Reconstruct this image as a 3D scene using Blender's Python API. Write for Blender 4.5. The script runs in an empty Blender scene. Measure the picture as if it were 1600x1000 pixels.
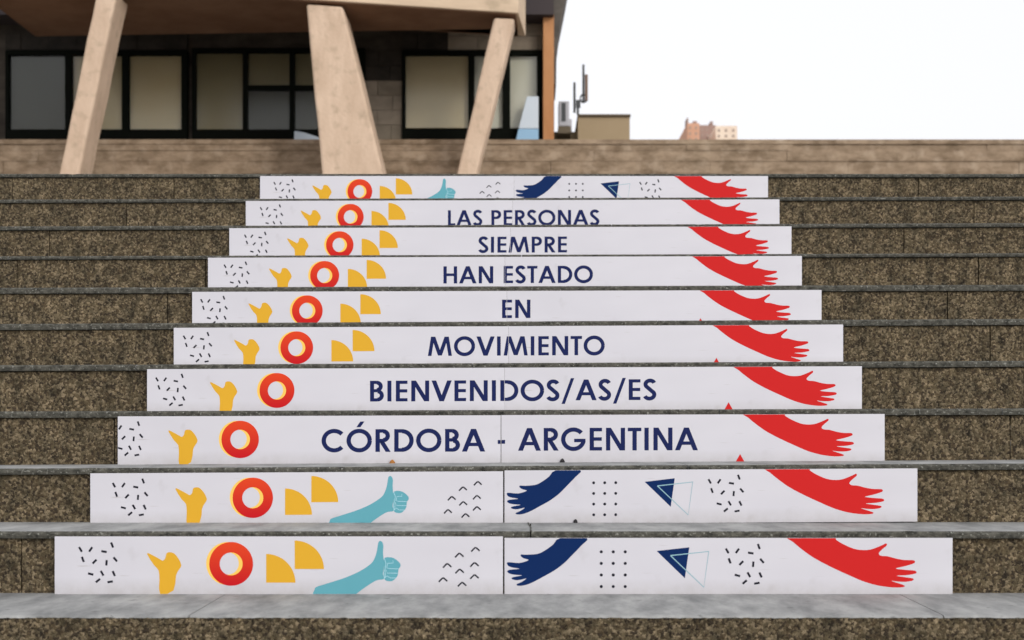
import bpy, math, random
from mathutils import Vector, noise
random.seed(7)
scene = bpy.context.scene
C = scene.collection

# ------------------------------------------------------------------ camera
# the photograph occupies a plain perspective view: focal 2023 px per 1600 px
F, XV, Y0, H = 2023.0, 830.0, 650.0, 0.484
cd = bpy.data.cameras.new('camera')
cam = bpy.data.objects.new('camera', cd)
C.objects.link(cam)
cam.location = (0, 0, H)
cam.rotation_euler = (math.pi / 2, 0, 0)
cd.sensor_width = 36
cd.lens = F / 1600 * 36
cd.shift_x = -(XV - 800) / 1600
cd.shift_y = (Y0 - 500) / 1600
cd.clip_start = 0.05
cd.clip_end = 3000
cd.dof.use_dof = True
cd.dof.focus_distance = 4.4
cd.dof.aperture_fstop = 4.4
scene.camera = cam

# ------------------------------------------------------------------ sky, sun, exposure
SUN_EL, SUN_AZ = math.radians(24), math.radians(150)     # behind the camera, to the right
w = bpy.data.worlds.new('World')
scene.world = w
w.use_nodes = True
nt = w.node_tree
bg = nt.nodes['Background']
sky = nt.nodes.new('ShaderNodeTexSky')
sky.sky_type = 'NISHITA'
sky.sun_disc = False
sky.sun_elevation = SUN_EL
sky.sun_rotation = SUN_AZ
sky.dust_density = 6
sky.air_density = 1.0
sky.ozone_density = 1.0
hs = nt.nodes.new('ShaderNodeHueSaturation')
hs.inputs['Saturation'].default_value = 0.16
hs.inputs['Value'].default_value = 1.35
nt.links.new(sky.outputs[0], hs.inputs['Color'])
mxs = nt.nodes.new('ShaderNodeMix')                      # thin even overcast veil over the clear-sky model
mxs.data_type = 'RGBA'
mxs.inputs['Factor'].default_value = 0.78
nt.links.new(hs.outputs[0], mxs.inputs['A'])
mxs.inputs['B'].default_value = (7.35, 7.4, 7.7, 1)
nt.links.new(mxs.outputs['Result'], bg.inputs['Color'])
bg.inputs['Strength'].default_value = 0.15
sd = bpy.data.lights.new('sun', 'SUN')
sd.energy = 0.85
sd.angle = math.radians(14)
sd.color = (1.0, 0.93, 0.83)
sun = bpy.data.objects.new('sun', sd)
C.objects.link(sun)
sv = Vector((math.sin(SUN_AZ) * math.cos(SUN_EL), math.cos(SUN_AZ) * math.cos(SUN_EL), math.sin(SUN_EL)))
sun.rotation_euler = sv.to_track_quat('Z', 'Y').to_euler()
scene.view_settings.view_transform = 'Standard'
scene.view_settings.look = 'None'
scene.view_settings.gamma = 1
scene.view_settings.use_curve_mapping = False
scene.view_settings.exposure = 0.0


# ------------------------------------------------------------------ materials
def new_mat(name, col, rough=0.8, spec=0.3, metallic=0.0):
    m = bpy.data.materials.new(name)
    m.use_nodes = True
    b = m.node_tree.nodes['Principled BSDF']
    b.inputs['Base Color'].default_value = (*col, 1)
    b.inputs['Roughness'].default_value = rough
    b.inputs['Specular IOR Level'].default_value = spec
    b.inputs['Metallic'].default_value = metallic
    return m


def noisy(name, c1, c2, scale=(6, 6, 6), detail=8, c3=None, scale3=40, thr=(0.55, 0.7), rough=0.85, bump=0.2,
          bscale=90, bdist=0.002, lo=0.35, hi=0.65, spec=0.25):
    """two colour clouds plus darker specks and a fine relief, in object space"""
    m = new_mat(name, c1, rough, spec)
    t = m.node_tree
    N, L = t.nodes, t.links
    b = N['Principled BSDF']
    tc = N.new('ShaderNodeTexCoord')
    mp = N.new('ShaderNodeMapping')
    mp.inputs['Scale'].default_value = scale
    L.new(tc.outputs['Object'], mp.inputs[0])
    n1 = N.new('ShaderNodeTexNoise')
    n1.inputs['Scale'].default_value = 1
    n1.inputs['Detail'].default_value = detail
    n1.inputs['Roughness'].default_value = 0.65
    L.new(mp.outputs[0], n1.inputs['Vector'])
    r = N.new('ShaderNodeValToRGB')
    r.color_ramp.elements[0].position = lo
    r.color_ramp.elements[1].position = hi
    r.color_ramp.elements[0].color = (*c1, 1)
    r.color_ramp.elements[1].color = (*c2, 1)
    L.new(n1.outputs[0], r.inputs[0])
    out = r.outputs[0]
    if c3:
        n3 = N.new('ShaderNodeTexNoise')
        n3.inputs['Scale'].default_value = scale3
        n3.inputs['Detail'].default_value = 5
        L.new(tc.outputs['Object'], n3.inputs['Vector'])
        r3 = N.new('ShaderNodeValToRGB')
        r3.color_ramp.elements[0].position = thr[0]
        r3.color_ramp.elements[1].position = thr[1]
        L.new(n3.outputs[0], r3.inputs[0])
        mx = N.new('ShaderNodeMix')
        mx.data_type = 'RGBA'
        L.new(r3.outputs[0], mx.inputs['Factor'])
        L.new(out, mx.inputs['A'])
        mx.inputs['B'].default_value = (*c3, 1)
        out = mx.outputs['Result']
    L.new(out, b.inputs['Base Color'])
    n2 = N.new('ShaderNodeTexNoise')
    n2.inputs['Scale'].default_value = bscale
    n2.inputs['Detail'].default_value = 6
    L.new(tc.outputs['Object'], n2.inputs['Vector'])
    bp = N.new('ShaderNodeBump')
    bp.inputs['Strength'].default_value = bump
    bp.inputs['Distance'].default_value = bdist
    L.new(n2.outputs[0], bp.inputs['Height'])
    L.new(bp.outputs[0], b.inputs['Normal'])
    return m


def aggregate(name, cols, scale):
    """exposed aggregate: small stones of several browns in darker mortar"""
    m = new_mat(name, cols[0], 0.9, 0.2)
    t = m.node_tree
    N, L = t.nodes, t.links
    b = N['Principled BSDF']
    tc = N.new('ShaderNodeTexCoord')
    v = N.new('ShaderNodeTexVoronoi')
    v.inputs['Scale'].default_value = scale
    wn = N.new('ShaderNodeTexNoise')                      # irregular stones: warp the cells
    wn.inputs['Scale'].default_value = 160
    wn.inputs['Detail'].default_value = 3
    L.new(tc.outputs['Object'], wn.inputs['Vector'])
    wm = N.new('ShaderNodeMix')
    wm.data_type = 'RGBA'
    wm.blend_type = 'LINEAR_LIGHT'
    wm.inputs['Factor'].default_value = 0.006
    L.new(tc.outputs['Object'], wm.inputs['A'])
    L.new(wn.outputs['Color'], wm.inputs['B'])
    L.new(wm.outputs['Result'], v.inputs['Vector'])
    sp = N.new('ShaderNodeSeparateColor')
    L.new(v.outputs['Color'], sp.inputs[0])
    r = N.new('ShaderNodeValToRGB')
    r.color_ramp.interpolation = 'CONSTANT'
    e = r.color_ramp.elements
    e[0].color = (*cols[0], 1)
    e[1].position = 1 / len(cols)
    e[1].color = (*cols[1], 1)
    for k in range(2, len(cols)):
        q = e.new(k / len(cols))
        q.color = (*cols[k], 1)
    L.new(sp.outputs[0], r.inputs[0])
    n = N.new('ShaderNodeTexNoise')
    n.inputs['Scale'].default_value = 1
    n.inputs['Detail'].default_value = 9
    n.inputs['Roughness'].default_value = 0.72
    mp = N.new('ShaderNodeMapping')
    mp.inputs['Scale'].default_value = (26, 26, 17)
    L.new(tc.outputs['Object'], mp.inputs[0])
    L.new(mp.outputs[0], n.inputs['Vector'])
    r2 = N.new('ShaderNodeValToRGB')
    r2.color_ramp.elements[0].position = 0.35
    r2.color_ramp.elements[0].color = (0.42, 0.42, 0.38, 1)
    r2.color_ramp.elements[1].position = 0.65
    r2.color_ramp.elements[1].color = (1.5, 1.4, 1.2, 1)
    L.new(n.outputs[0], r2.inputs[0])
    mx = N.new('ShaderNodeMix')
    mx.data_type = 'RGBA'
    mx.blend_type = 'MULTIPLY'
    mx.inputs['Factor'].default_value = 1
    L.new(r.outputs[0], mx.inputs['A'])
    L.new(r2.outputs[0], mx.inputs['B'])
    L.new(mx.outputs['Result'], b.inputs['Base Color'])
    bp = N.new('ShaderNodeBump')
    bp.inputs['Strength'].default_value = 0.8
    bp.inputs['Distance'].default_value = 0.004
    bp.invert = True
    L.new(v.outputs['Distance'], bp.inputs['Height'])
    L.new(bp.outputs[0], b.inputs['Normal'])
    return m


M = {}
M['tread'] = noisy('tread_concrete', (0.19, 0.193, 0.192), (0.37, 0.37, 0.362), (11, 4.5, 16), c3=(0.12, 0.12, 0.12),
                   scale3=30, thr=(0.64, 0.78), bump=0.5, bscale=220, bdist=0.0015)
M['nosing'] = noisy('nosing_rough', (0.028, 0.028, 0.024), (0.13, 0.125, 0.105), (40, 40, 60), c3=(0.27, 0.27, 0.24),
                    scale3=120, thr=(0.58, 0.7), bump=1.0, bscale=260, bdist=0.003, rough=0.95)
M['aggregate'] = aggregate('exposed_aggregate', [(0.070, 0.054, 0.036), (0.095, 0.078, 0.052), (0.125, 0.104, 0.073),
                                                 (0.042, 0.033, 0.025), (0.20, 0.165, 0.12)], 150)
M['panel'] = noisy('panel_vinyl', (0.60, 0.59, 0.64), (0.65, 0.64, 0.69), (1.3, 1.3, 3), detail=3,
                   c3=(0.50, 0.485, 0.51), scale3=14, thr=(0.66, 0.95), bump=0.05, bscale=30, bdist=0.001, rough=0.38,
                   spec=0.4)


def grime(m):
    """splash dirt along the foot of a panel and a few long scuffs"""
    t = m.node_tree
    N, L = t.nodes, t.links
    b = N['Principled BSDF']
    src = b.inputs['Base Color'].links[0].from_socket
    tc = N.new('ShaderNodeTexCoord')
    sp = N.new('ShaderNodeSeparateXYZ')
    L.new(tc.outputs['Generated'], sp.inputs[0])
    mr = N.new('ShaderNodeMapRange')
    mr.inputs['From Min'].default_value = 0.30
    mr.inputs['From Max'].default_value = 0.0
    L.new(sp.outputs['Z'], mr.inputs['Value'])
    n = N.new('ShaderNodeTexNoise')
    n.inputs['Scale'].default_value = 26
    n.inputs['Detail'].default_value = 8
    n.inputs['Roughness'].default_value = 0.7
    L.new(tc.outputs['Object'], n.inputs['Vector'])
    mu = N.new('ShaderNodeMath')
    mu.operation = 'MULTIPLY'
    L.new(mr.outputs[0], mu.inputs[0])
    L.new(n.outputs[0], mu.inputs[1])
    mp = N.new('ShaderNodeMapping')
    mp.inputs['Rotation'].default_value = (0, 0.5, 0)
    mp.inputs['Scale'].default_value = (9, 9, 150)
    L.new(tc.outputs['Object'], mp.inputs[0])
    n2 = N.new('ShaderNodeTexNoise')
    n2.inputs['Scale'].default_value = 1
    n2.inputs['Detail'].default_value = 2
    L.new(mp.outputs[0], n2.inputs['Vector'])
    m2 = N.new('ShaderNodeMapRange')
    m2.inputs['From Min'].default_value = 0.70
    m2.inputs['From Max'].default_value = 0.80
    m2.inputs['To Max'].default_value = 0.55
    L.new(n2.outputs[0], m2.inputs['Value'])
    mxm = N.new('ShaderNodeMath')
    mxm.operation = 'MAXIMUM'
    L.new(mu.outputs[0], mxm.inputs[0])
    L.new(m2.outputs[0], mxm.inputs[1])
    mx = N.new('ShaderNodeMix')
    mx.data_type = 'RGBA'
    L.new(mxm.outputs[0], mx.inputs['Factor'])
    L.new(src, mx.inputs['A'])
    mx.inputs['B'].default_value = (0.40, 0.375, 0.36, 1)
    L.new(mx.outputs['Result'], b.inputs['Base Color'])


grime(M['panel'])
M['panel_edge'] = new_mat('panel_edge', (0.25, 0.25, 0.27), 0.6)
M['navy'] = new_mat('print_navy', (0.009, 0.016, 0.085), 0.6, 0.12)
M['navy_art'] = new_mat('print_navy_art', (0.001, 0.019, 0.098), 0.6, 0.12)
M['black'] = new_mat('print_black', (0.012, 0.012, 0.022), 0.6, 0.12)
M['teal'] = new_mat('print_teal', (0.12, 0.37, 0.44), 0.6, 0.12)
M['teal_light'] = new_mat('print_pale_teal', (0.40, 0.66, 0.74), 0.6, 0.12)
M['outline'] = new_mat('print_grey_teal', (0.27, 0.46, 0.52), 0.6, 0.12)
M['yellow'] = new_mat('print_yellow', (0.70, 0.385, 0.03), 0.6, 0.12)
M['yellow_light'] = new_mat('print_light_yellow', (0.92, 0.58, 0.12), 0.6, 0.12)
M['red'] = new_mat('print_red', (0.58, 0.016, 0.016), 0.6, 0.12)


def gradient_red():
    m = new_mat('print_red_fade', (0.7, 0.04, 0.02), 0.6, 0.12)
    t = m.node_tree
    tc = t.nodes.new('ShaderNodeTexCoord')
    s = t.nodes.new('ShaderNodeSeparateXYZ')
    r = t.nodes.new('ShaderNodeValToRGB')
    r.color_ramp.elements[0].color = (0.52, 0.006, 0.014, 1)
    r.color_ramp.elements[1].color = (0.72, 0.060, 0.016, 1)
    t.links.new(tc.outputs['Generated'], s.inputs[0])
    t.links.new(s.outputs['Z'], r.inputs[0])
    t.links.new(r.outputs[0], t.nodes['Principled BSDF'].inputs['Base Color'])
    return m


M['red_fade'] = gradient_red()
M['pier'] = noisy('board_marked_pale_concrete', (0.55, 0.405, 0.295), (0.66, 0.50, 0.375), (5, 5, 1.6),
                  c3=(0.42, 0.315, 0.225), scale3=7, thr=(0.54, 0.80), bump=0.6, bscale=22, bdist=0.01)
M['beam'] = noisy('beam_concrete', (0.55, 0.42, 0.30), (0.68, 0.53, 0.385), (1, 1, 9), c3=(0.36, 0.28, 0.19),
                  scale3=2.5, thr=(0.6, 0.78), bump=0.5, bscale=12, bdist=0.01)
M['parapet'] = noisy('weathered_board_concrete', (0.17, 0.118, 0.074), (0.37, 0.275, 0.19), (2.4, 2.4, 6),
                     c3=(0.43, 0.335, 0.245), scale3=5, thr=(0.52, 0.78), bump=0.8, bscale=9, bdist=0.02, lo=0.36, hi=0.64)
M['coping'] = noisy('parapet_coping', (0.26, 0.21, 0.16), (0.36, 0.30, 0.23), (1, 1, 5))
M['soffit'] = noisy('soffit_shade_brown', (0.16, 0.085, 0.05), (0.23, 0.135, 0.085), (1, 1, 1))  # shade beneath the beam is put into this brown
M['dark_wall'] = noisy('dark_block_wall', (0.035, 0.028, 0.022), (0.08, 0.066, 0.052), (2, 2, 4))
M['block'] = noisy('wall_block_grey', (0.20, 0.165, 0.125), (0.30, 0.25, 0.195), (2, 2, 3))
M['block_mid'] = noisy('wall_block_brown', (0.17, 0.14, 0.105), (0.25, 0.21, 0.16), (2, 2, 3))
M['block_shaded'] = noisy('wall_block_shaded', (0.018, 0.015, 0.012), (0.045, 0.037, 0.03), (2, 2, 3))  # darker block copy, recess shade under the overhang put into its colour
M['frame'] = new_mat('black_window_frame', (0.004, 0.005, 0.0035), 0.8, 0.06)
M['blind'] = noisy('beige_blind', (0.76, 0.58, 0.35), (0.82, 0.66, 0.44), (0.4, 0.4, 1.2), detail=2, bump=0.02)
M['blind_grey'] = noisy('grey_blind', (0.78, 0.71, 0.60), (0.84, 0.77, 0.68), (0.4, 0.4, 0.8), detail=2, bump=0.02)
M['blind_olive'] = noisy('olive_blind', (0.30, 0.23, 0.12), (0.36, 0.28, 0.16), (0.5, 0.5, 1), detail=2)
M['olive_dark'] = new_mat('dark_olive_interior', (0.045, 0.038, 0.016), 0.7)
M['rust'] = noisy('orange_brown_column', (0.42, 0.185, 0.07), (0.55, 0.27, 0.12), (2, 2, 0.8), bump=0.1, rough=0.6)
M['fin'] = noisy('dark_fin_concrete', (0.07, 0.062, 0.055), (0.13, 0.115, 0.10), (2, 2, 5))
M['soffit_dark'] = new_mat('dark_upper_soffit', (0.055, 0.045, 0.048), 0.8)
M['tan'] = noisy('tan_render', (0.40, 0.30, 0.185), (0.45, 0.345, 0.22), (0.7, 0.7, 0.7), bump=0.1)
M['tan_edge'] = new_mat('grey_brown_coping', (0.16, 0.125, 0.085), 0.8)
M['metal'] = new_mat('grey_metal', (0.42, 0.41, 0.44), 0.45, 0.5, 0.4)
M['dark_metal'] = new_mat('dark_grey_metal', (0.05, 0.055, 0.06), 0.5, 0.5)
M['brown_metal'] = new_mat('brown_antenna_cover', (0.22, 0.14, 0.10), 0.6)
M['pale_blue'] = noisy('pale_blue_surface', (0.58, 0.66, 0.74), (0.66, 0.73, 0.80), (1, 1, 1), detail=2, bump=0.02)
M['blue'] = new_mat('sky_blue_base', (0.30, 0.50, 0.70), 0.5)
M['salmon'] = noisy('salmon_brick', (0.58, 0.31, 0.20), (0.66, 0.38, 0.26), (0.3, 0.3, 0.3))
M['mauve'] = noisy('mauve_brick', (0.30, 0.20, 0.17), (0.36, 0.25, 0.21), (0.3, 0.3, 0.3))
M['cream'] = noisy('cream_render', (0.78, 0.62, 0.50), (0.85, 0.72, 0.58), (0.2, 0.2, 0.2))
M['far_glass'] = new_mat('far_window', (0.36, 0.27, 0.22), 0.4, 0.3)
M['ground'] = noisy('ground_paving', (0.20, 0.19, 0.17), (0.28, 0.265, 0.24), (1, 1, 1))
M['leaf'] = new_mat('dry_leaf', (0.34, 0.14, 0.03), 0.7)
M['pebble'] = new_mat('dark_pebble', (0.02, 0.018, 0.02), 0.7)


def glass_mat():
    m = bpy.data.materials.new('window_glass')
    m.use_nodes = True
    t = m.node_tree
    t.nodes.clear()
    o = t.nodes.new('ShaderNodeOutputMaterial')
    tr = t.nodes.new('ShaderNodeBsdfTransparent')
    tr.inputs[0].default_value = (0.93, 0.95, 0.94, 1)
    gl = t.nodes.new('ShaderNodeBsdfGlossy')
    gl.inputs['Roughness'].default_value = 0.22
    fr = t.nodes.new('ShaderNodeFresnel')
    fr.inputs[0].default_value = 1.45
    mx = t.nodes.new('ShaderNodeMixShader')
    t.links.new(fr.outputs[0], mx.inputs[0])
    t.links.new(tr.outputs[0], mx.inputs[1])
    t.links.new(gl.outputs[0], mx.inputs[2])
    t.links.new(mx.outputs[0], o.inputs[0])
    return m


M['glass'] = glass_mat()


# ------------------------------------------------------------------ mesh helpers
class MB:
    """collects faces; build() links them as one mesh object"""

    def __init__(s):
        s.v, s.f, s.mi = [], [], []

    def poly(s, pts, mi=0):
        b = len(s.v)
        s.v += [tuple(p) for p in pts]
        s.f.append(tuple(range(b, b + len(pts))))
        s.mi.append(mi)

    def box(s, x0, x1, y0, y1, z0, z1, mi=0):
        b = len(s.v)
        s.v += [(x0, y0, z0), (x1, y0, z0), (x1, y1, z0), (x0, y1, z0), (x0, y0, z1), (x1, y0, z1), (x1, y1, z1),
                (x0, y1, z1)]
        for q in ((0, 1, 5, 4), (1, 2, 6, 5), (2, 3, 7, 6), (3, 0, 4, 7), (4, 5, 6, 7), (3, 2, 1, 0)):
            s.f.append(tuple(b + k for k in q))
            s.mi.append(mi)

    def prism(s, front, back, mi=0):
        """two matching outlines joined into a solid"""
        n, b = len(front), len(s.v)
        s.v += [tuple(p) for p in front] + [tuple(p) for p in back]
        s.f.append(tuple(range(b, b + n)))
        s.f.append(tuple(range(b + 2 * n - 1, b + n - 1, -1)))
        s.mi += [mi, mi]
        for k in range(n):
            j = (k + 1) % n
            s.f.append((b + k, b + n + k, b + n + j, b + j))
            s.mi.append(mi)

    def cyl(s, x, y, z0, z1, r, n=12, mi=0):
        a = [(x + r * math.cos(2 * math.pi * k / n), y + r * math.sin(2 * math.pi * k / n)) for k in range(n)]
        s.prism([(p[0], p[1], z1) for p in a], [(p[0], p[1], z0) for p in a], mi)

    def build(s, name, mats, parent=None, loc=None, bevel=0, smooth=False):
        me = bpy.data.meshes.new(name)
        off = loc if loc else ((0, 0, 0) if parent is None else world_loc(parent))
        me.from_pydata([(p[0] - off[0], p[1] - off[1], p[2] - off[2]) for p in s.v], [], s.f)
        if not isinstance(mats, (list, tuple)):
            mats = [mats]
        for m in mats:
            me.materials.append(m)
        for p, k in zip(me.polygons, s.mi):
            p.material_index = k
            p.use_smooth = smooth
        me.update()
        o = bpy.data.objects.new(name, me)
        C.objects.link(o)
        if parent:
            o.parent = parent
            pl = world_loc(parent)
            o.location = [off[k] - pl[k] for k in range(3)]
        else:
            o.location = off
        o['_w'] = list(off)
        if bevel:
            b = o.modifiers.new('bevel', 'BEVEL')
            b.width = bevel
            b.segments = 2
            b.limit_method = 'ANGLE'
        return o


def world_loc(o):
    return tuple(o['_w'])


def empty(name, loc):
    o = bpy.data.objects.new(name, None)
    C.objects.link(o)
    o.location = loc
    o.empty_display_size = 0.1
    o['_w'] = list(loc)
    return o


def tag(o, label=None, cat=None, group=None, kind=None):
    if label: o['label'] = label
    if cat: o['category'] = cat
    if group: o['group'] = group
    if kind: o['kind'] = kind
    return o


def P(px, py, Y):
    """where a sight line of the survey meets the plane at distance Y"""
    return ((px - XV) * Y / F, Y, H + (Y0 - py) * Y / F)


# ------------------------------------------------------------------ stair survey (metres)
D0, T = 3.524, 0.300
ROWY = {i: D0 + (10 - i) * T for i in range(1, 11)}            # front plane of each riser
TOPPX = {1: 275.3, 2: 312.9, 3: 355.2, 4: 401.4, 5: 454.6, 6: 509.6, 7: 574.4, 8: 648.4, 9: 735.4, 10: 839.0}
EDGE = {1: .012, 2: .011, 3: .012, 4: .0095, 5: .0186, 6: .0177, 7: .016, 8: .016, 9: .0135, 10: .0145}
SEAM = {1: 803.2, 2: 801.0, 3: 797.5, 4: 789.0, 5: 792.0, 6: 794.5, 7: 788.3, 8: 783.2, 9: 787.3, 10: 787.2}
SLOPE = {1: 0, 2: .0030, 3: .0033, 4: .003, 5: .003, 6: .005, 7: .0042, 8: .003, 9: .005, 10: .0}
S = {i: F / ROWY[i] for i in ROWY}
TOP = {i: H + (Y0 - TOPPX[i]) / S[i] for i in ROWY}            # panel top
SX = {i: (SEAM[i] - XV) / S[i] for i in ROWY}
TREAD = {i: TOP[i] + EDGE[i] for i in ROWY}                    # tread surface above riser i
WL, WR = -5.2, 5.6

stair = empty('staircase', (0, D0, 0))
tag(stair, 'wide concrete staircase with light grey treads and rough dark nosings', kind='structure')


def edge_slab(x0, x1, yf, yb, z, k, th, parent, pale=False):
    """precast tread: smooth pale top, rough chipped front edge"""
    m = MB()
    n = max(2, int((x1 - x0) / 0.012))
    rows = []
    for a in range(n + 1):
        x = x0 + (x1 - x0) * a / n
        zz = z + k * x
        j1 = noise.noise((x * 60, z * 9, 1)) * 0.0016 + noise.noise((x * 9, z * 9, 5)) * 0.0012
        j2 = noise.noise((x * 70, z * 9, 9)) * 0.0018
        if pale: j1, j2 = j1 * 2.2, j2 * 2.2
        chip = max(0, noise.noise((x * 17, z * 31, 3)) - 0.36) * 0.03
        rows.append([(x, yb, zz), (x, yf + 0.009 + chip, zz + 0.0003),
                     (x, yf + 0.0025 + j1 * .6 + chip, zz - 0.002 - chip + j1 * .5), (x, yf + j1, zz - 0.006 + j2 * .3),
                     (x, yf + 0.001 + j2, zz - th * 0.7), (x, yf + 0.003, zz - th)])
    b = 0
    for r_ in rows:
        m.v += r_
    c = len(rows[0])
    for a in range(n):
        for q in range(c - 1):
            m.f.append((a * c + q, a * c + q + 1, (a + 1) * c + q + 1, (a + 1) * c + q))
            m.mi.append(0 if q < 1 or (pale and q < 3) else 1)
    for a in (0, n):                                       # end caps and underside
        r0 = rows[a]
        m.poly([r0[0]] + r0[1:] + [(r0[0][0], yb, r0[-1][2])], 0)
    m.poly([rows[0][-1], rows[n][-1], (rows[n][0][0], yb, rows[n][-1][2]), (rows[0][0][0], yb, rows[0][-1][2])], 1)
    return m.build('tread', [M['tread'], M['nosing']], parent)


def rough_riser(x0, x1, y, z0, z1, k, step, amp, parent):
    m = MB()
    nx = int((x1 - x0) / step)
    nz = max(1, int((z1 - z0) / step))
    for a in range(nx + 1):
        x = x0 + (x1 - x0) * a / nx
        for c in range(nz + 1):
            zz = z0 + (z1 - z0) * c / nz
            d = amp * noise.noise((x * 85, zz * 85, y)) + amp * .7 * noise.noise((x * 190, zz * 190, y)) if amp else 0
            m.v.append((x, y + 0.006 - d, zz + k * x))
    for a in range(nx):
        for c in range(nz):
            b = a * (nz + 1) + c
            m.f.append((b, b + nz + 1, b + nz + 2, b + 1))
            m.mi.append(0)
    xs = (x0, x1)
    m.poly([(x0, y + .006, z1 + k * x0), (x1, y + .006, z1 + k * x1), (x1, y + .12, z1 + k * x1), (x0, y + .12, z1 + k * x0)])
    m.poly([(x0, y + .006, z0), (x0, y + .006, z1), (x0, y + .12, z1), (x0, y + .12, z0)])
    m.poly([(x1, y + .006, z0), (x1, y + .12, z0), (x1, y + .12, z1), (x1, y + .006, z1)])
    return m.build('riser', M['aggregate'], parent)


JOINTS = {10: [-3.1, (829 - XV) / S[10], 2.2], 9: [-2.2, (1075 - XV) / S[9], 3.0], 8: [-3.6, -1.25, 1.5], 7: [-2.5, -.2, 2.4],
          6: [-3.0, (1028 - XV) / S[6], 2.9], 5: [-2.1, -.55, 1.3], 4: [-3.3, (815 - XV) / S[4], 2.6], 3: [-1.9, .35, 2.1],
          2: [-3.4, (820 - XV) / S[2], 2.5], 1: [-2.4, (989 - XV) / S[1], 3.1]}
for i in range(1, 11):
    zb = TREAD[i + 1] if i < 10 else 0.0
    js = [WL] + sorted(JOINTS[i] + [JOINTS[i][0] + 1.05 + .1 * (i % 3), JOINTS[i][2] - .9 + .13 * (i % 4)]) + [WR]
    js = [j for k, j in enumerate(js) if k == 0 or j - js[k - 1] > .25]
    for a in range(len(js) - 1):
        th = EDGE[i] + .004
        back = ROWY[i] + T + .05 if i > 1 else ROWY[i] + 0.9
        edge_slab(js[a] + .0015, js[a + 1] - .0015, ROWY[i] - .002, back, TREAD[i], SLOPE[i], th, stair)
    rj = [WL]
    while rj[-1] < WR - 1.3: rj.append(rj[-1] + random.uniform(.75, 1.15))
    rj.append(WR)
    for a in range(len(rj) - 1):                           # facing slabs with open joints
        rough_riser(rj[a] + .002, rj[a + 1] - .002, ROWY[i] + .007 + random.uniform(0, .004), zb - .03, TREAD[i] - EDGE[i] - .006,
                    SLOPE[i], 0.012, 0.0022, stair)
# landing step under the lowest panel, then further steps down to the pavement
yl = 3.138
for a, b in ((WL, -2.0), (-2.0, -.83), (-.83, 1.0), (1.0, 3.4), (3.4, WR)):
    edge_slab(a + .0015, b - .0015, yl, D0 + .1, 0.0, 0.0, 0.007, stair, True)
rough_riser(-1.7, 1.7, yl - .004, -.165, -.0055, 0, 0.0045, 0.0045, stair)
rough_riser(WL, -1.7, yl + .002, -.165, -.010, 0, 0.03, 0.003, stair)
rough_riser(1.7, WR, yl + .002, -.165, -.010, 0, 0.03, 0.003, stair)
for k in range(1, 7):
    y = yl - .3 * k
    edge_slab(WL, WR, y, y + .34, -.165 * k, 0, .016, stair)
    rough_riser(WL, WR, y + .003, -.165 * k - .165, -.165 * k - .016, 0, 0.05, 0.0, stair)

# terrace, ground
m = MB()
m.box(-30, 40, ROWY[1] + 0.9, 60, 1.2, TREAD[1] - .004)
m.box(-30, WL - .01, ROWY[1] - .3, ROWY[1] + 0.9, -1.4, TREAD[1] - .004)
m.box(WR + .01, 40, ROWY[1] - .3, ROWY[1] + 0.9, -1.4, TREAD[1] - .004)
tag(m.build('terrace', M['ground']), 'concrete terrace at the top of the stairs', kind='structure')
m = MB()
m.box(-900, 900, -300, 1800, -1.4, -1.155)
tag(m.build('ground', M['ground']), 'paved ground at the foot of the stairs', kind='structure')

# ------------------------------------------------------------------ lettering strokes, cap height 1
SW = .185


def rect(x0, y0, x1, y1): return [(x0, y0), (x1, y0), (x1, y1), (x0, y1)]


def para(xb, yb, xt, yt, hw=.105): return [(xb - hw, yb), (xb + hw, yb), (xt + hw, yt), (xt - hw, yt)]


def ribbon(pts, w_=SW):
    out, L_, R_ = [], [], []
    for k, p in enumerate(pts):
        a, b = pts[max(0, k - 1)], pts[min(len(pts) - 1, k + 1)]
        dx, dy = b[0] - a[0], b[1] - a[1]
        d = math.hypot(dx, dy) or 1
        L_.append((p[0] - dy / d * w_ / 2, p[1] + dx / d * w_ / 2))
        R_.append((p[0] + dy / d * w_ / 2, p[1] - dx / d * w_ / 2))
    for k in range(len(pts) - 1):
        out.append([R_[k], R_[k + 1], L_[k + 1], L_[k]])
    return out


def arcp(cx, cy, rx, ry, a0, a1, n=28):
    return [(cx + rx * math.cos(math.radians(a0 + (a1 - a0) * k / n)), cy + ry * math.sin(math.radians(a0 + (a1 - a0) * k / n)))
            for k in range(n + 1)]


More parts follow.
